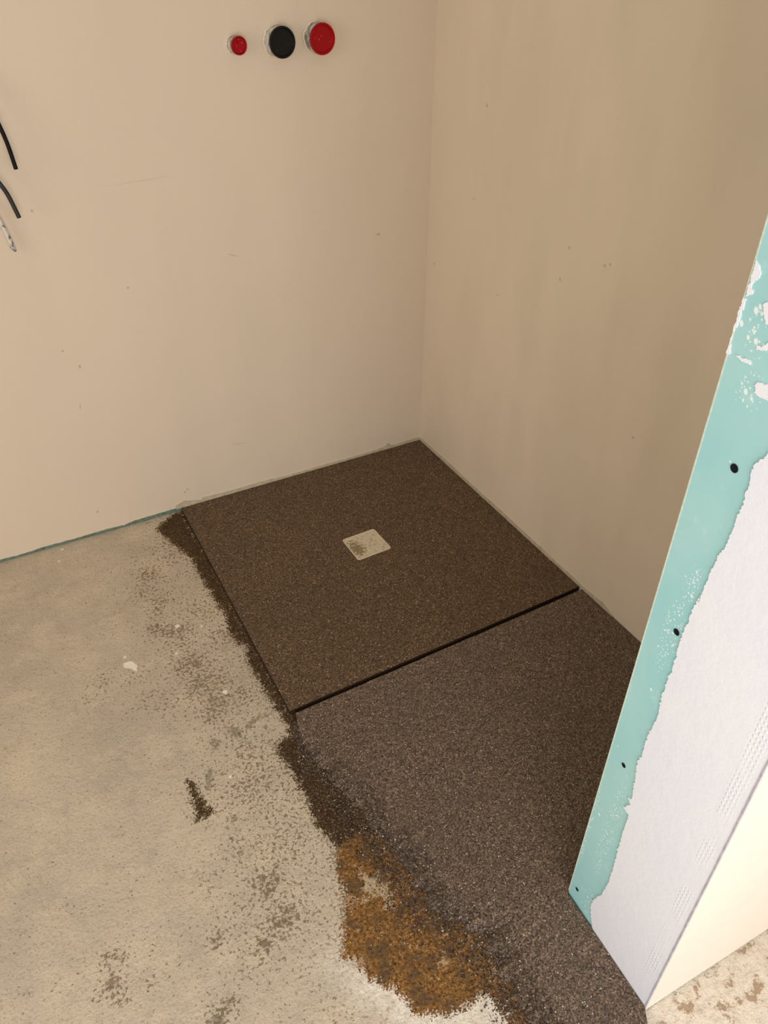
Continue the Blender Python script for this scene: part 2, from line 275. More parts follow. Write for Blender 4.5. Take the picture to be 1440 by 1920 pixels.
def slab_mat(name, cool):
    k = NT(name, .7)
    v = k.vor(430); v2 = k.vor(250)
    s = k.sep(v['Color']); s2 = k.sep(v2['Color'])
    A = (.112, .065, .032) if not cool else (.136, .089, .058)
    c = k.ramp(s[0], [(0, tuple(x*.15 for x in A)), (.45, tuple(x*.85 for x in A)), (.85, tuple(x*1.5 for x in A)), (1, tuple(x*2.7 for x in A))])
    c = k.mix(k.math('MULTIPLY', k.rng(s2[1], .6, 1), .35), c, tuple(x*.45 for x in A))
    c = k.mix(k.math('MULTIPLY', k.rng(k.noise(4, 4), .35, .7), .22), c, tuple(x*.55 for x in A))
    if cool:
        em = k.rng(k.math('ADD', k.attr('crumble'), k.math('MULTIPLY', k.math('SUBTRACT', k.noise(330, 3, .7), .5), 1.6)), .40, .62)
        c = k.mix(k.math('MULTIPLY', em, .85), c, (.030, .017, .008))
    white = k.math('MULTIPLY', k.math('GREATER_THAN', s2[0], .965), k.rng(v2['Distance'], .36, .22))
    w3 = k.vor(330); s3 = k.sep(w3['Color'])
    w3m = k.math('MULTIPLY', k.math('MULTIPLY', k.math('GREATER_THAN', s3[2], .93), k.rng(w3['Distance'], .42, .25)), .45)
    c = k.mix(w3m, c, (.42, .34, .24))
    c = k.mix(k.math('MULTIPLY', white, .85), c, (.80, .72, .58))
    n = k.bump(v['Distance'], -.55, .0012)
    n = k.bump(k.noise(700, 2), .4, .0006, n)
    r = k.mix(k.math('GREATER_THAN', s[1], .80), (.75,)*3, (.32,)*3)
    return k.done(c, n, r, .4)
m_slab = slab_mat('brown_quartz_slab', False)
m_side = simple('dark_resin_edge', (.040, .022, .011), .65, 300, .6, .5, .0008, .25)
m_slab2 = slab_mat('brown_quartz_slab_coarse', True)

def floor_mat():
    k = NT('concrete_screed', .85)
    c = k.mix(k.rng(k.noise(3.2, 4, .6), .33, .68), (.60, .49, .355), (.50, .41, .30))
    c = k.mix(k.math('MULTIPLY', k.rng(k.noise(11, 4, .65), .45, .7), .6), c, (.68, .55, .38))
    c = k.mix(k.math('MULTIPLY', k.rng(k.noise(19, 5, .7, k.vmap((5, 2, 0))), .50, .68), .35), c, (.40, .33, .235))
    gr = k.noise(170, 4, .7)
    rough_zone = k.attr('rough')
    c = k.mix(k.math('MULTIPLY', k.rng(gr, .54, .68), .6), c, (.30, .225, .135))
    c = k.mix(k.math('MULTIPLY', k.rng(gr, .45, .30), .35), c, (.74, .64, .48))
    # coarse pale grain beside the slabs
    cg = k.noise(260, 3, .75)
    c = k.mix(k.math('MULTIPLY', rough_zone, k.rng(cg, .54, .64, 0, .75)), c, (.20, .14, .075))
    c = k.mix(k.math('MULTIPLY', rough_zone, k.rng(cg, .46, .34, 0, .5)), c, (.80, .70, .53))
    pep = k.vor(290); pes = k.sep(pep['Color'])
    pepm = k.math('MULTIPLY', k.math('GREATER_THAN', pes[1], .88), k.rng(pep['Distance'], .38, .2))
    pepm = k.math('MULTIPLY', pepm, k.rng(k.noise(8, 3), .40, .62, .25, .9))
    c = k.mix(k.math('MULTIPLY', pepm, .7), c, (.19, .135, .08))
    # scattered pits
    pv = k.vor(62); ps = k.sep(pv['Color'])
    pit = k.math('MULTIPLY', k.math('GREATER_THAN', ps[0], .78), k.rng(pv['Distance'], .17, .09))
    c = k.mix(k.math('MULTIPLY', pit, .65), c, (.17, .12, .075))
    # damp speckles: density attribute drives the threshold of a blotchy noise
    sn = k.noise(130, 4, .62); dens = k.attr('speck')
    th = k.rng(dens, 0, 1, .69, .475, False)
    spk = k.rng(k.math('SUBTRACT', sn, th), -.008, .02)
    c = k.mix(k.math('MULTIPLY', spk, .80), c, (.20, .135, .07))
    spb = k.rng(k.math('SUBTRACT', k.noise(62, 5, .75), k.rng(dens, .1, 1, .70, .515, False)), -.008, .02)
    c = k.mix(k.math('MULTIPLY', spb, .70), c, (.22, .155, .09))
    smg = k.rng(k.math('ADD', k.attr('smudge'), k.math('MULTIPLY', k.math('SUBTRACT', k.noise(130, 4, .7), .5), 2.6)), .30, .62)
    c = k.mix(k.math('MULTIPLY', smg, .62), c, (.19, .14, .085))
    # pale flakes
    wf = k.rng(k.math('ADD', k.attr('white'), k.math('MULTIPLY', k.math('SUBTRACT', k.noise(160, 3), .5), .008)), -.0005, .001)
    c = k.mix(wf, c, (.86, .78, .64))
    # bright lime bloom round the ochre patch, plus daylight painted past the partition
    c = k.mix(k.math('MULTIPLY', k.attr('lime'), k.rng(k.noise(60, 4, .7), .30, .6, .3, .85)), c, (.93, .83, .69))
    # wet resin-dark areas, plus shade painted in the open slab joint
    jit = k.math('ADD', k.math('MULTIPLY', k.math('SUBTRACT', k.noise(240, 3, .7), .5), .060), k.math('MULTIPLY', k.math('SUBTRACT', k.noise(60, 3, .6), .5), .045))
    wet_and_shade = k.rng(k.math('ADD', k.attr('wet'), jit), -.0008, .0018)
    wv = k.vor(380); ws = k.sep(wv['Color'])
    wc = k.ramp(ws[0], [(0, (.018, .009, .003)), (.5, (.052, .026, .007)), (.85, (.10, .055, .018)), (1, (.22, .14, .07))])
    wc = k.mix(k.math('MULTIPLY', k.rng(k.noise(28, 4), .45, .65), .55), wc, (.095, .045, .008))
    c = k.mix(wet_and_shade, c, wc)
    och = k.rng(k.math('ADD', k.attr('ochre'), jit), -.0008, .0018)
    og = k.noise(150, 5, .85)
    oc = k.ramp(og, [(.36, (.030, .016, .008)), (.44, (.13, .055, .012)), (.53, (.30, .135, .028)), (.60, (.36, .20, .07)), (.68, (.60, .44, .27))])
    ok = k.rng(k.math('ADD', k.noise(22, 4, .65), k.math('MULTIPLY', k.math('SUBTRACT', og, .5), .5)), .50, .60)
    oc = k.mix(k.math('MULTIPLY', ok, .7), oc, (.085, .055, .028))
    pk = k.rng(k.math('ADD', k.noise(26, 4, .65, k.vmap((3, 7, 0))), k.math('MULTIPLY', k.math('SUBTRACT', og, .5), .6)), .60, .68)
    oc = k.mix(k.math('MULTIPLY', pk, .6), oc, (.60, .42, .25))
    op = k.rng(k.math('ADD', k.attr('pale'), k.math('ADD', jit, k.math('MULTIPLY', k.math('SUBTRACT', k.noise(35, 4, .6), .62), .12))), 0, .008)
    oc = k.mix(k.math('MULTIPLY', op, .7), oc, (.62, .48, .30))
    c = k.mix(och, c, oc)
    # rusty cracks on the far side of the partition
    crk = k.math('MULTIPLY', k.attr('crack'), k.rng(k.noise(24, 5, .75), .53, .60))
    c = k.mix(k.math('MULTIPLY', crk, .75), c, (.33, .19, .09))
    n = k.bump(k.noise(60, 3, .5), .45, .005)
    sv = k.vor(120)['Distance']
    n = k.bump(sv, -.7, .0045, n)
    n = k.bump(gr, .75, .0035, n)
    n = k.bump(k.math('MULTIPLY', rough_zone, cg), .8, .0022, n)
    n = k.bump(pit, -.7, .002, n)
    wetall = k.math('MAXIMUM', wet_and_shade, och)
    return k.done(c, n, k.mix(wetall, (.88,)*3, (.55,)*3), .25)
m_floor = floor_mat()

def grain_mat():
    k = NT('loose_quartz_grain', .55)
    g = k.n.new('ShaderNodeNewGeometry').outputs['Random Per Island']
    c = k.ramp(g, [(0, (.030, .018, .009)), (.4, (.075, .046, .027)), (.8, (.15, .10, .07)), (.96, (.25, .18, .13)), (1, (.6, .5, .38))])
    return k.done(c, None, .7, .2)
m_grain = grain_mat()

def drain_mat():
    k = NT('speckled_drain_plate', .5)
    c0 = (.60, .51, .35)
    d = k.math('ADD', k.attr('mess'), k.math('MULTIPLY', k.math('SUBTRACT', k.noise(120, 4, .7), .5), 4.5))
    c = k.mix(k.math('MULTIPLY', k.rng(d, .50, .78), .85), c0, (.19, .125, .045))
    v = k.vor(130); s = k.sep(v['Color'])
    dots = k.math('MULTIPLY', k.math('GREATER_THAN', s[0], .35), k.rng(v['Distance'], .46, .22))
    c = k.mix(k.math('MULTIPLY', k.math('MULTIPLY', dots, k.rng(k.noise(30, 2), .35, .55)), .8), c, (.24, .18, .08))
    return k.done(c, k.bump(d, .3, .0006), .45, .4)
m_drain = drain_mat()
m_rim = simple('pale_drain_rim', (.66, .55, .38), .45, 200, .15, .1)

# ------------------------------------------------------------------ mesh helpers
def link_mesh(name, verts, faces, mat, parent=None, smooth=False):
    me = bpy.data.meshes.new(name); me.from_pydata([tuple(v) for v in verts], [], faces); me.update()
    o = bpy.data.objects.new(name, me); C.objects.link(o)
    me.materials.append(mat)
    if smooth: me.polygons.foreach_set('use_smooth', [True]*len(me.polygons))
    if parent: o.parent = parent
    return o
def from_bm(name, bm, mat, parent=None, smooth=False):
    bmesh.ops.recalc_face_normals(bm, faces=bm.faces)
    me = bpy.data.meshes.new(name); bm.to_mesh(me); bm.free()
    o = bpy.data.objects.new(name, me); C.objects.link(o)
    me.materials.append(mat)
    if smooth:
        me.polygons.foreach_set('use_smooth', [True]*len(me.polygons))
        try: me.set_sharp_from_angle(angle=math.radians(38))
        except Exception: pass
    if parent: o.parent = parent
    return o
def tag(o, label=None, cat=None, group=None, kind=None):
    if label: o['label'] = label
    if cat: o['category'] = cat
    if group: o['group'] = group
    if kind: o['kind'] = kind
    return o
def struct(o, label=None, cat=None): return tag(o, label, cat, None, 'structure')
def empty(name, loc):
    o = bpy.data.objects.new(name, None); C.objects.link(o); o.location = loc; o.empty_display_size = .05
    return o
def prism(outline, to3d, d0, d1, bevel=0.0):
    """closed 2-D outline extruded between depths d0 and d1 (to3d(a, b, depth))"""
    bm = bmesh.new()
    a = [bm.verts.new(to3d(x, y, d0)) for x, y in outline]
    b = [bm.verts.new(to3d(x, y, d1)) for x, y in outline]
    n = len(outline)
    f1 = bm.faces.new(a); f2 = bm.faces.new(b[::-1])
    for i in range(n): bm.faces.new((a[i], b[i], b[(i+1) % n], a[(i+1) % n]))
    bmesh.ops.recalc_face_normals(bm, faces=bm.faces)
    if bevel:
        ed = [e for e in bm.edges if not e.is_boundary and e.calc_face_angle(0) > .5]
        bmesh.ops.bevel(bm, geom=ed, offset=bevel, segments=2, affect='EDGES', profile=.6)
    bmesh.ops.triangulate(bm, faces=[f for f in bm.faces if len(f.verts) > 4])
    return bm
def box(x0, x1, y0, y1, z0, z1):
    return prism([(x0, y0), (x1, y0), (x1, y1), (x0, y1)], lambda a, b, d: (a, b, d), z0, z1)
def ragged(pts, step, amp, seed=0, scale=60):
    """resample an open polyline and roughen it"""
    out = []
    for (ax, ay), (bx, by) in zip(pts, pts[1:]):
        L = math.hypot(bx-ax, by-ay); n = max(1, int(L/step))
        for i in range(n):
            t = i/n; x, y = ax+(bx-ax)*t, ay+(by-ay)*t
            nx, ny = -(by-ay)/L, (bx-ax)/L
            j = amp*(noise.noise(Vector((x*scale, y*scale, seed))) + .8*noise.noise(Vector((x*scale*3.1, y*scale*3.1, seed+5))))
            out.append((x+nx*j, y+ny*j))
    out.append(tuple(pts[-1])); return out

# ------------------------------------------------------------------ setting: floor
def seg_sd(P, poly):
    """signed distance of points to a closed polygon, positive inside"""
    q = np.array(poly, float); x, y = P[:, 0], P[:, 1]
    d = np.full(len(P), 1e9); inside = np.zeros(len(P), bool)
    for (ax, ay), (bx, by) in zip(q, np.roll(q, -1, 0)):
        ex, ey = bx-ax, by-ay; L = ex*ex+ey*ey + 1e-12
        t = np.clip(((x-ax)*ex+(y-ay)*ey)/L, 0, 1)
        d = np.minimum(d, np.hypot(x-ax-t*ex, y-ay-t*ey))
        cross = (ay > y) != (by > y)
        with np.errstate(divide='ignore', invalid='ignore'):
            xi = ax + (y-ay)*ex/np.where(ey == 0, 1e-12, ey)
        inside ^= cross & (x < xi)
    return np.where(inside, d, -d)
def axis_pts(lo, a, b, hi, fine, coarse):
    return np.unique(np.round(np.concatenate([np.arange(lo, a, coarse), np.arange(a, b, fine), np.arange(b, hi+coarse/2, coarse)]), 5))
gx = axis_pts(-3.0, -1.76, -.42, 1.0, .0045, .08); gy = axis_pts(-4.4, -2.04, .04, .12, .0045, .08)
X, Y = np.meshgrid(gx, gy); P = np.stack([X.ravel(), Y.ravel()], 1)
nx_, ny_ = len(gx), len(gy)
idx = np.arange(nx_*ny_).reshape(ny_, nx_)
Q = np.stack([idx[:-1, :-1], idx[:-1, 1:], idx[1:, 1:], idx[1:, :-1]], -1).reshape(-1, 4)
me = bpy.data.meshes.new('floor')
me.vertices.add(len(P)); me.vertices.foreach_set('co', np.column_stack([P, np.zeros(len(P))]).astype(np.float32).ravel())
me.loops.add(Q.size); me.loops.foreach_set('vertex_index', Q.ravel().astype(np.int32))
me.polygons.add(len(Q)); me.polygons.foreach_set('loop_start', np.arange(0, Q.size, 4, dtype=np.int32))
me.update(calc_edges=True); me.validate()
def put(name, v):
    a = me.attributes.new(name, 'FLOAT', 'POINT'); a.data.foreach_set('value', np.asarray(v, np.float32))
wet_and_shade = np.maximum.reduce([seg_sd(P, TRACE['wet_strip']), seg_sd(P, TRACE['wet_band']), seg_sd(P, TRACE['tar_block']) + .002,
                         seg_sd(P, [(-.915, -.90), (.02, -.89), (.02, -.95), (-.915, -.965)])])  # last outline: shade in the open joint, painted dark on the floor
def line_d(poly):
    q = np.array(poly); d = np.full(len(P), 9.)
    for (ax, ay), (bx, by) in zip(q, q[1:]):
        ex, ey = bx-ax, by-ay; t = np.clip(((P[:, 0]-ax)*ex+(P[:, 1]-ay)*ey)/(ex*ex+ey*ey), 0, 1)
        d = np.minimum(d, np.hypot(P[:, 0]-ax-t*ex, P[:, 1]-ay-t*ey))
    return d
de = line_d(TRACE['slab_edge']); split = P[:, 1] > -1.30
wet_and_shade = np.maximum(wet_and_shade, np.where(split, .022-de, -1))
wet_and_shade = np.maximum(wet_and_shade, seg_sd(P, [(-.912, .0), (-.917, -.95), (-.85, -.95), (-.85, 0)]))
put('wet', np.clip(wet_and_shade, -.06, .06))
och = np.maximum(seg_sd(P, TRACE['ochre']), np.where(split, -1, .026-de)); put('ochre', np.clip(och, -.06, .06))
put('pale', np.clip(seg_sd(P, TRACE['ochre_pale']), -.06, .06))
def blobs(key):
    v = np.zeros(len(P))
    for x, y, r, w in TRACE[key]:
        d2 = ((P[:, 0]-x)**2 + (P[:, 1]-y)**2)/(r*r)
        v = 1-(1-v)*(1-w*np.exp(-d2*.9))
    return v
nearw = np.exp(-np.clip(-np.maximum(wet_and_shade, och), 0, 1)/.018)*.65
base_d = .36*np.exp(-((P[:, 0]+1.05)/.15)**2)*np.clip(-P[:, 1]/.2, 0, 1) + .12
put('speck', np.clip(1-(1-blobs('speckles'))*(1-nearw)*(1-base_d), 0, 1)); put('smudge', blobs('smudges'))
wfl = seg_sd(P, TRACE['white_flake'])
for i, (x, y) in enumerate(TRACE['white_dots']):
    wfl = np.maximum(wfl, (.007 if i < 2 else .0045) - np.hypot(P[:, 0]-x, (P[:, 1]-y)))
put('white', np.clip(wfl, -.02, .02))
allwet = np.maximum(wet_and_shade, och)
dist_e = np.clip(-seg_sd(P, [(-.9, 0), (-.905, -.93), (-.91, -1.1), (-.88, -1.3), (-.83, -1.5), (-.79, -1.7), (-.79, -2.1), (.5, -2.1), (.5, 0)]), 0, 1)
rough = np.exp(-(dist_e/.17)**2)*np.clip((-P[:, 1])/.25, 0.15, 1)
put('rough', np.clip(rough + .55*(np.hypot(P[:, 0]+1.15, P[:, 1]+1.15) < .12)*0, 0, 1))
lime_and_daylight = np.exp(-(np.maximum(-och, 0)/.045)**2)*np.clip((-P[:, 1]-1.42)/.15, 0, 1)
lime_and_daylight = np.maximum(lime_and_daylight, .9*np.exp(-(((P[:, 0]+.88)/.09)**2+((P[:, 1]+1.80)/.09)**2)))
lime_and_daylight = np.maximum(lime_and_daylight, .85*((P[:, 0] > -.66) & (P[:, 1] < -1.8)))  # floor past the partition lightened: strong daylight painted into its colour
put('lime', lime_and_daylight)
put('crack', ((P[:, 0] > -.68) & (P[:, 1] < -1.80)).astype(float))
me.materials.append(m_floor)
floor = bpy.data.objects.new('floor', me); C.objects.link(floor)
struct(floor, 'rough beige concrete screed floor with damp brown stains beside the slabs')

# ------------------------------------------------------------------ setting: walls
ZT = 2.6
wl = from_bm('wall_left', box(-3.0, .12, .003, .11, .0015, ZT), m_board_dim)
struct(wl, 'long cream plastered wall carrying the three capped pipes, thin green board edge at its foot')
edge = [(x, z+.006) for x, z in TRACE['skim_edge']]
edge = [(-3.0, .008)] + edge + [(-.88, .016), (.0, .016)]
edge = ragged(edge, .006, .0012, 3, 90)
from_bm('plaster_coat', prism([(-3.0, ZT)] + edge + [(0, ZT)], lambda a, b, d: (a, d, b), 0, .0032), m_wall_l, wl)
# right wall: a slab whose inner face runs from the corner towards the partition
def rw(y, d, z): return (-RA*y + d, y, z)
bm = bmesh.new()
lo = [(.115, 0.0), (.115, -1.62)]
pts = [rw(0.11, 0, 0), rw(-1.62, 0, 0), (.13, -1.62, 0), (.13, .11, 0)]
bm = prism([(p[0], p[1]) for p in pts], lambda a, b, d: (a, b, d), .0, ZT)
wr_ = from_bm('wall_right', bm, m_wall_r)
struct(wr_, 'cream plastered wall to the right of the corner, faintly smeared with grey')

# partition: stub wall whose end face is green board with white filler
y1, y2 = -1.5993, -1.8276
F0, F1 = (PX, y1), (-.5948, y2)
bm = prism([F0, F1, (.6, -1.846), (.6, -1.59)], lambda a, b, d: (a, b, d), .0, ZT)
wp = from_bm('wall_partition', bm, m_board)
struct(wp, 'short partition wall at the right with green board end face, white filler and dark screws')
def on_face(y, d, z):                      # point on the end face, d metres proud of it
    t = (y-y1)/(y2-y1)
    return (F0[0] + (F1[0]-F0[0])*t - d, y, z)
# filler coat
fe = [p for p in TRACE['stub_filler']]
fe = fe[:-2] + [(-1.6679, .0361), (-1.6780, .012), (-1.683, .0005)]
top = [(-1.700, ZT), (-1.700, 1.50), (-1.695, 1.30), (-1.700, 1.16), (-1.688, 1.112)]
fe = ragged(top[1:] + fe, .0020, .0026, 7, 210)
out = [(-1.700, ZT)] + fe + [(-1.8280, .0005), (-1.8280, ZT)]
from_bm('filler_coat', prism(out, lambda a, b, d: on_face(a, d, b), -.001, .0022), m_filler, wp)
# plaster splashes on the green board: one thin lump each
for key in ('a', 'b', 'c', 'd', 'e', 'f'):
    q = TRACE['stub_splash_'+key]; q = ragged(list(q)+[q[0]], .0014, .0016, ord(key), 230)[:-1]
    o = from_bm('plaster_splash', prism(q, lambda a, b, d: on_face(a, d, b), -.0005, .0012), m_filler, wp)
# pale cut edge of the board along its far corner
q = ragged([(y1-.0001, .02), (y1-.0001, 2.55)], .012, .0004, 2, 40)
out = q + [(y1+.0014, 2.55), (y1+.0014, .02)]
from_bm('board_edge', prism([(min(a, y1+.0), b) if i < len(q) else (a, b) for i, (a, b) in enumerate(out)], lambda a, b, d: (PX - d, a, b), -.012, .0006), m_gypsum, wp)
# corner bead: narrow grey nosing, chipped in places
nose = [(-1.8276, .0)] + ragged([(-1.8276, .002), (-1.8276, 2.55)], .01, .0007, 12, 45) + [(-1.8276, ZT)]
cb = from_bm('corner_bead', prism(nose + [(-1.8300, ZT), (-1.8300, .0)], lambda a, b, d: on_face(a, d, b), -.004, .0030), m_bead, wp)
# front coat of cream plaster
ft = [(-.5965, ZT), (-.5965, 0.003)]
bot = ragged([(-.5960, .003), (-.50, .006), (-.40, .003), (-.25, .005), (.6, .004)], .008, .0015, 9, 60)
bm = prism([(-.5960, ZT)] + bot + [(.6, ZT)], lambda a, b, d: (a, y2 + .0 - (a+.595)*.0142 - d, b), -.001, .0035)
from_bm('front_plaster_coat', bm, m_cream, wp)
# screws
def screw(y, z, R_S):
    bm = bmesh.new()
    prof = [(q*R_S, d) for q, d in ((1, .0006), (.96, .0002), (.80, -.0006), (.40, -.0010), (.30, -.0016), (1e-5, -.0016))]
    N = 20; rings = []
    for r, d in prof:
        rings.append([bm.verts.new(on_face(y+r*math.cos(2*math.pi*i/N), d*.4+.0007, z+r*math.sin(2*math.pi*i/N))) for i in range(N)])
    for a, b in zip(rings, rings[1:]):
        for i in range(N): bm.faces.new((a[i], a[(i+1) % N], b[(i+1) % N], b[i]))
    bmesh.ops.remove_doubles(bm, verts=bm.verts, dist=1e-6)
    return from_bm('screw', bm, m_hole, wp, True)
for (y, z), R_S in zip(TRACE['stub_screws'], (.0056, .0052, .0044, .0042)): screw(y, z, R_S)

# ------------------------------------------------------------------ sealing tape along the foot of both walls
def strip(name, top, base, to3d, thick, amp, seed, label):
    t = ragged(top, .007, amp, seed, 55)
    b = ragged([(top[-1][0], base), (top[0][0], base)], .009, amp*.8, seed+4, 70)
    o = from_bm(name, prism(t + b, to3d, -.001, thick), m_tape)
    return struct(o, label)
tl = [(x, max(z-.002, .021)) for x, z in TRACE['strip_top_left']]; tl[-1] = (-.001, tl[-1][1])
strip('trim_1', tl, .0145, lambda a, b, d: (a, -d, b), .0035, .0014, 1, 'ragged pale sealing tape at the foot of the left wall, above the upper slab')
tr = [(y, .015+(z-.015)*.45) for y, z in TRACE['strip_top_right'] if y > -1.0] ; tr[0] = (-.001, tr[0][1])
tr.append((-1.045, .018))
strip('trim_2', tr, .0145, lambda a, b, d: (-RA*a - d, a, b), .0030, .0012, 21, 'thin pale sealing tape at the foot of the right wall')

# ------------------------------------------------------------------ slabs
S1 = [(0.0, -.0015), (-.900, -.0015), (-.9055, -.9265), (.0095, -.9045)]
def side(a, b, step, amp, seed): return ragged([a, b], step, amp, seed, 120)[:-1]
out = [(-.0035, -.0035)] + []
o1 = side((-.0035, -.0040), (-.897, -.0040), .01, .0002, 1) + side((-.900, -.0040), S1[2], .004, .0005, 2) + side(S1[2], (.0075, -.9045), .004, .0010, 3) + side((.0075, -.9045), (-.0035, -.0040), .02, .0, 4)
DR = [(-.509, -.396), (-.396, -.392), (-.391, -.501), (-.507, -.505)]
s1 = from_bm('floor_slab', prism(o1, lambda a, b, d: (a, b, d), .0005, SLAB_H), m_slab)
def sides(o):
    o.data.materials.append(m_side)
    for p in o.data.polygons:
        if abs(p.normal.z) < .4: p.material_index = 1
sides(s1)
tag(s1, 'square dark brown quartz slab in the wall corner with a pale drain plate in its middle', 'shower floor slab', 'brown quartz shower floor slabs')

# lower slab: lofted rows from its loose left edge to the wall / partition
E_ = TRACE['slab_edge']
ey = np.array([p[1] for p in E_]); ex = np.array([p[0] for p in E_])
def left_x(y): return float(np.interp(-y, -ey, ex))
def right_x(y):
    if y > -1.598: return -RA*y - .004
    if y > -1.829: return PX - .0088*(y1-y)/(y1-y2) - .004
    return -.5988 - (-1.829-y)*.62
crumb = []
ys = np.concatenate([np.arange(-.9395, -2.05, -.004)])
verts, faces = [], []
NA, NB = 26, 34
for i, y in enumerate(ys):
    lz = min(1, max(.1, (-y-.96)/.2)); lx = left_x(y) + lz*(.016*noise.noise(Vector((0, y*40, 3))) + .012*noise.noise(Vector((0, y*150, 8))))
    rx = right_x(y)
    loose = min(1, max(0, (-y-.96)/.25))
    w = .004 + .06*loose
    row = []
    for j in range(NA+1):
        t = j/NA; x = lx + (w+.006)*t
        z = SLAB_H*(1-(1-min(1, t*1.12))**(1.0+.9*(1-loose)+.6)) if loose > 0 else SLAB_H*min(1, t*4)
        z += loose*(.0022*noise.noise(Vector((x*330, y*330, 1)))+.0012*noise.noise(Vector((x*700, y*700, 4))))*(1-t)*min(1, t*6)
        row.append((x, z))
    x0 = row[-1][0]
    for j in range(1, NB+1): row.append((x0 + (rx-x0)*j/NB, SLAB_H))
    t_front = .0007*noise.noise(Vector((0, y*9, 3)))
    for x, z in row:
        crumb.append(loose*math.exp(-max(0, x-lx)/.035)*.52)
        yy = y
        if i < 6:                                   # ragged straight edge along the open joint, square to the slab
            yy = y + .0235*(x+.9055)*(1-i/6) + .0018*(1-i/6)*noise.noise(Vector((x*140, 0, 6)))
        verts.append((x, yy, max(z, .0006)))
R_ = NA+NB+1
for i in range(len(ys)-1):
    for j in range(R_-1):
        a = i*R_+j; faces.append((a, a+R_, a+R_+1, a+1))
# skirt down to the floor
n0 = len(verts)
ring = [j for j in range(R_)] + [i*R_+R_-1 for i in range(1, len(ys))] + [(len(ys)-1)*R_+j for j in range(R_-2, -1, -1)] + [i*R_ for i in range(len(ys)-2, 0, -1)]
for r in ring: verts.append((verts[r][0], verts[r][1], .0003)); crumb.append(crumb[r])
for k in range(len(ring)):
    a, b = ring[k], ring[(k+1) % len(ring)]
    faces.append((a, b, n0+(k+1) % len(ring), n0+k))
s2 = link_mesh('floor_slab', verts, faces, m_slab2)
s2.data.attributes.new('crumble', 'FLOAT', 'POINT').data.foreach_set('value', np.array(crumb, np.float32))
sides(s2)
tag(s2, 'long dark brown quartz slab beside the partition, its left edge crumbling onto the screed', 'shower floor slab', 'brown quartz shower floor slabs')

# ------------------------------------------------------------------ drain plate
def rounded(poly, r, n=5):
    out = []
    m = len(poly)
    for i in range(m):
        p, a, b = Vector(poly[i]), Vector(poly[i-1]), Vector(poly[(i+1) % m])
        u, v = (a-p).normalized()*r, (b-p).normalized()*r
        for j in range(n+1):
            t = j/n; out.append(tuple(p + u*(1-t)**2 + v*t**2))
    return out
cx_ = sum(p[0] for p in DR)/4; cy_ = sum(p[1] for p in DR)/4
dr = empty('drain_cover', (cx_, cy_, SLAB_H))
loc = [(p[0]-cx_, p[1]-cy_) for p in DR]
rimo, rimi = rounded(loc, .008), rounded([(x*.955, y*.955) for x, y in loc], .007)
bm = bmesh.new(); n = len(rimo)
vo0 = [bm.verts.new((x, y, 0)) for x, y in rimo]; vo1 = [bm.verts.new((x*.995, y*.995, .0022)) for x, y in rimo]
vi1 = [bm.verts.new((x, y, .0022)) for x, y in rimi]; vi0 = [bm.verts.new((x, y, .0008)) for x, y in rimi]
for A_, B_ in ((vo0, vo1), (vo1, vi1), (vi1, vi0)):
    for i in range(n): bm.faces.new((A_[i], A_[(i+1) % n], B_[(i+1) % n], B_[i]))
from_bm('rim', bm, m_rim, dr)
gn = 28; V, Fc, mess = [], [], []
for i in range(gn+1):
    for j in range(gn+1):
        u, v = i/gn, j/gn
        a = Vector(loc[0])*(1-u)*(1-v) + Vector(loc[1])*u*(1-v) + Vector(loc[2])*u*v + Vector(loc[3])*(1-u)*v
        V.append((a.x*.957, a.y*.957, .0016)); 
        b = math.exp(-((u-.18)**2/.05 + (v-.60)**2/.10))*1.25 + .35*math.exp(-((u-.85)**2/.01+(v-.1)**2/.03)) + .4*math.exp(-((u-.15)**2/.03+(v-.25)**2/.04))
        mess.append(b)
for i in range(gn):
    for j in range(gn):
        a = i*(gn+1)+j; Fc.append((a, a+gn+1, a+gn+2, a+1))
pl = link_mesh('plate', V, Fc, m_drain, dr)
at = pl.data.attributes.new('mess', 'FLOAT', 'POINT'); at.data.foreach_set('value', np.array(mess, np.float32))
pl['label'] = 'beige plate smeared with brown resin spots'
tag(dr, 'small square beige drain plate spotted with brown, in the middle of the upper slab', 'drain cover')

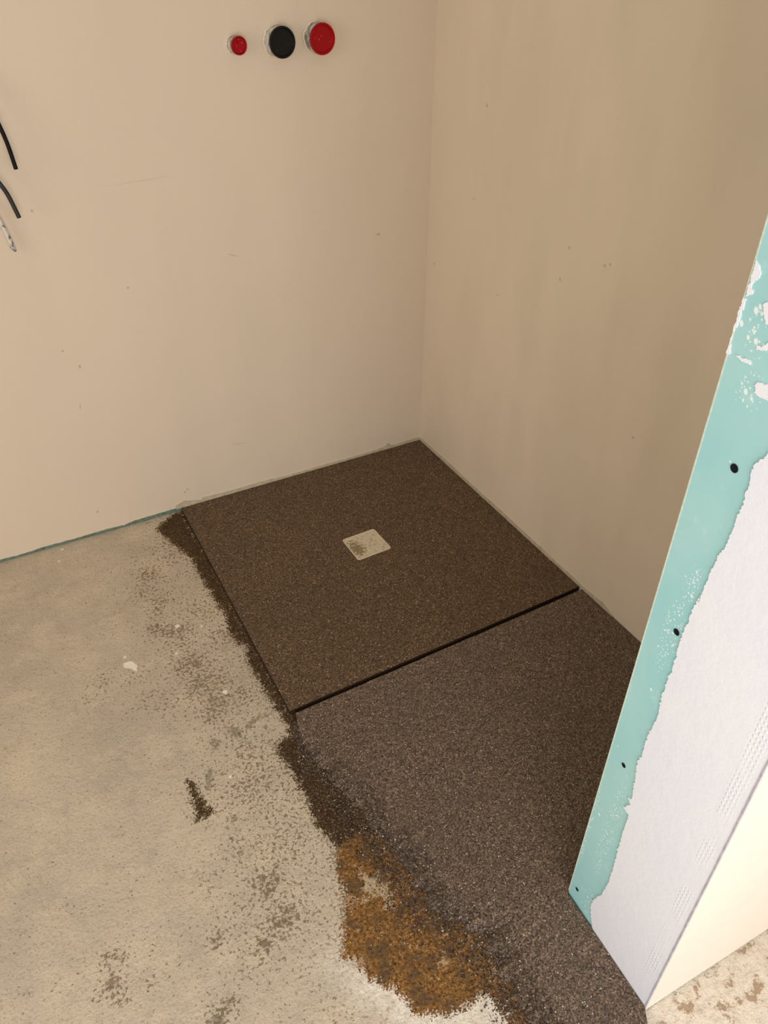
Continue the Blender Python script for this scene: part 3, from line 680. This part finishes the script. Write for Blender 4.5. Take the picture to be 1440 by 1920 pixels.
# ------------------------------------------------------------------ capped pipes on the left wall
def lathe(prof, N=64, wob=0.0, seed=0):
    """profile of (radius, distance out from the wall), axis along -y"""
    bm = bmesh.new(); rings = []
    for k, (r, d) in enumerate(prof):
        ring = []
        for i in range(N):
            a = 2*math.pi*i/N
            rr = r*(1 + wob*noise.noise(Vector((math.cos(a)*2.5, math.sin(a)*2.5, seed+d*60))))
            ring.append(bm.verts.new((rr*math.cos(a), -d, rr*math.sin(a))))
        rings.append(ring)
    for a, b in zip(rings, rings[1:]):
        for i in range(N): bm.faces.new((a[i], a[(i+1) % N], b[(i+1) % N], b[i]))
    bmesh.ops.remove_doubles(bm, verts=bm.verts, dist=1e-6)
    return bm
def pipe(x, z, R, L, mat, label, seed, handle=False, tilt=(0, 0)):
    t = empty('capped_pipe', (x, 0, z))
    t.rotation_euler = (tilt[0], 0, tilt[1])
    s = from_bm('pipe', lathe([(R*.97, -.015), (R*.975, .004), (R*.95, L*.5), (R*.96, L-.001), (R*.80, L-.001)], 72, .03, seed), m_pipe, t, True)
    # ragged collar of plaster where the pipe leaves the wall
    from_bm('plaster_collar', lathe([(R*1.10, -.001), (R*1.07, .0012), (R*1.01, .0026), (R*.96, .0030)], 96, .10, seed+3), m_wall_l, t, True)
    from_bm('plug', lathe([(R*.93, L-.003), (R*.985, L-.001), (R*1.0, L+.0015), (R*.985, L+.0042), (R*.94, L+.0048), (R*.87, L+.0042), (R*.83, L+.0004), (R*.80, L-.0008), (R*.40, L-.0014), (1e-5, L-.0014)], 72, 0), mat, t, True)
    if handle:                                   # small raised tab across the small plug
        bm = bmesh.new(); bmesh.ops.create_cube(bm, size=1)
        for v in bm.verts: v.co = Vector((v.co.x*R*.12, v.co.y*.003 - L - .0012, v.co.z*R*.55 + R*.45))
        bmesh.ops.bevel(bm, geom=bm.edges[:], offset=.0006, segments=2, affect='EDGES')
        from_bm('tab', bm, mat, t)
    g = 'capped pipe stubs on the left wall'
    return tag(t, label, 'pipe', g)
pipe(-.5710, 1.3072, .0205, .028, m_red, 'smallest capped pipe with red plug, sticking out of the left wall beside the black plug', 1, True, (.0, .05))
pipe(-.4600, 1.3085, .0352, .029, m_darkplug, 'capped pipe with black plug, between the two red plugs on the left wall', 2, False, (.0, .06))
pipe(-.3520, 1.3105, .0357, .028, m_red, 'large capped pipe with red plug, nearest the room corner', 3, False, (.0, .07))

# ------------------------------------------------------------------ conduit ends hanging out of the left wall
def tube(path, r, mat, name, wob=.03, hollow=True, seed=0):
    # Catmull-Rom through the path
    P_ = [Vector(p) for p in path]; pts = []
    Q_ = [P_[0]*2-P_[1]] + P_ + [P_[-1]*2-P_[-2]]
    for i in range(1, len(Q_)-2):
        for s in range(12):
            t = s/12; a, b, c_, d = Q_[i-1:i+3]
            pts.append(.5*((2*b)+(c_-a)*t+(2*a-5*b+4*c_-d)*t*t+(3*b-a-3*c_+d)*t**3))
    pts.append(P_[-1])
    bm = bmesh.new(); N = 20; rings = []
    ref = Vector((0, 1, 0))
    def ring(p, T, rr, k):
        u = T.cross(ref).normalized(); v = u.cross(T)
        return [bm.verts.new(p + (u*math.cos(2*math.pi*i/N)+v*math.sin(2*math.pi*i/N))*rr*(1+wob*noise.noise(Vector((i*.8, k*.9, seed))))) for i in range(N)]
    for k, p in enumerate(pts):
        T = (pts[min(k+1, len(pts)-1)] - pts[max(k-1, 0)]).normalized()
        rings.append(ring(p, T, r, k))
    rings.append(ring(pts[-1], T, r*.70, 99)); rings.append(ring(pts[-1]-T*.006, T, r*.66, 100))
    rings.append(ring(pts[-1]-T*.006, T, 1e-5, 101))
    for a, b in zip(rings, rings[1:]):
        for i in range(N): bm.faces.new((a[i], a[(i+1) % N], b[(i+1) % N], b[i]))
    bmesh.ops.remove_doubles(bm, verts=bm.verts, dist=1e-6)
    return from_bm(name, bm, mat, None, True)
ct = TRACE['cable_tips']
def cable_path(tr, root):
    return list(root) + [tuple(p) for p in tr[::-1]]
c1 = tube(cable_path(ct[0], [(-1.180, .003, 1.33), (-1.155, -.044, 1.235)]), .0047, m_black, 'cable_conduit', seed=1)
tag(c1, 'topmost black cable conduit end sticking out at the left edge of the wall', 'cable', 'cable conduit ends at the left')
c2 = tube(cable_path(ct[1], [(-1.226, .003, 1.165), (-1.195, -.044, 1.108)]), .0050, m_black_fleck, 'cable_conduit', seed=2)
tag(c2, 'lower black cable conduit end flecked with plaster, just above the whitish one', 'cable', 'cable conduit ends at the left')
c3 = tube(cable_path(ct[2], [(-1.228, .003, 1.07), (-1.207, -.016, 1.020)]), .0054, m_cable_white, 'cable_conduit', .08, seed=3)
tag(c3, 'whitish plaster-smeared cable conduit end below the two black ones', 'cable', 'cable conduit ends at the left')

# ------------------------------------------------------------------ loose grains
def grains(pts3, sizes):
    base = np.array([(1, 0, 0), (-1, 0, 0), (0, 1, 0), (0, -1, 0), (0, 0, 1), (0, 0, -1)], float)
    fc = np.array([(0, 2, 4), (2, 1, 4), (1, 3, 4), (3, 0, 4), (2, 0, 5), (1, 2, 5), (3, 1, 5), (0, 3, 5)])
    n = len(pts3)
    V = base[None]*rng.uniform(.6, 1.15, (n, 6, 1))*sizes[:, None, None]
    V[:, :, 2] *= .75
    V += rng.normal(0, .22, (n, 6, 3))*sizes[:, None, None]
    a = rng.uniform(0, 6.28, n); ca, sa = np.cos(a), np.sin(a)
    x = V[:, :, 0]*ca[:, None]-V[:, :, 1]*sa[:, None]; y = V[:, :, 0]*sa[:, None]+V[:, :, 1]*ca[:, None]
    V[:, :, 0], V[:, :, 1] = x, y
    V[:, :, 2] -= V[:, :, 2].min(1)[:, None]
    V += pts3[:, None, :]
    Fs = (fc[None]+6*np.arange(n)[:, None, None]).reshape(-1, 3)
    return V.reshape(-1, 3), Fs
def slab_z(x, y):
    lx = left_x(y); loose = min(1, max(0, (-y-.96)/.25)); w = .01+.045*loose
    if x < lx or y > -.9395: return 0.0
    t = min(1, (x-lx)/w); return SLAB_H*(1-(1-min(1, t*1.12))**1.6)
pp, ss = [], []
while len(pp) < 8000:                              # along the crumbling edge
    y = random.uniform(-2.0, -.95)
    loose = min(1, max(.15, (-y-.98)/.2))
    s = random.gauss(-.006, .034*loose) + .002
    x = left_x(y) + s
    if s > .05 or s < -.07: continue
    pp.append((x, y, slab_z(x, y)-.0006)); ss.append(random.uniform(.0012, .0024))
while len(pp) < 10600:                              # scattered over the wet band and the ochre patch
    x, y = random.uniform(-1.04, -.79), random.uniform(-1.72, -.99)
    d = left_x(y)-x
    if d < 0 or random.random() > math.exp(-d/.075): continue
    if max(seg_sd(np.array([[x, y]]), TRACE['ochre'])[0], seg_sd(np.array([[x, y]]), TRACE['wet_band'])[0]) < -.004: continue
    pp.append((x, y, -.0003)); ss.append(random.uniform(.0010, .0021))
while len(pp) < 11000:                              # a few in the dark strip beside the upper slab
    y = random.uniform(-.95, -.03); x = -.907 - abs(random.gauss(0, .02))
    pp.append((x, y, -.0003)); ss.append(random.uniform(.0006, .0012))
V_, F_ = grains(np.array(pp), np.array(ss))
gm = bpy.data.meshes.new('loose_grit'); gm.from_pydata(V_.tolist(), [], F_.tolist()); gm.update(); gm.materials.append(m_grain)
go = bpy.data.objects.new('loose_grit', gm); C.objects.link(go)
tag(go, 'loose brown quartz grit strewn along the crumbling slab edge and over the ochre stain', 'grit', None, 'stuff')
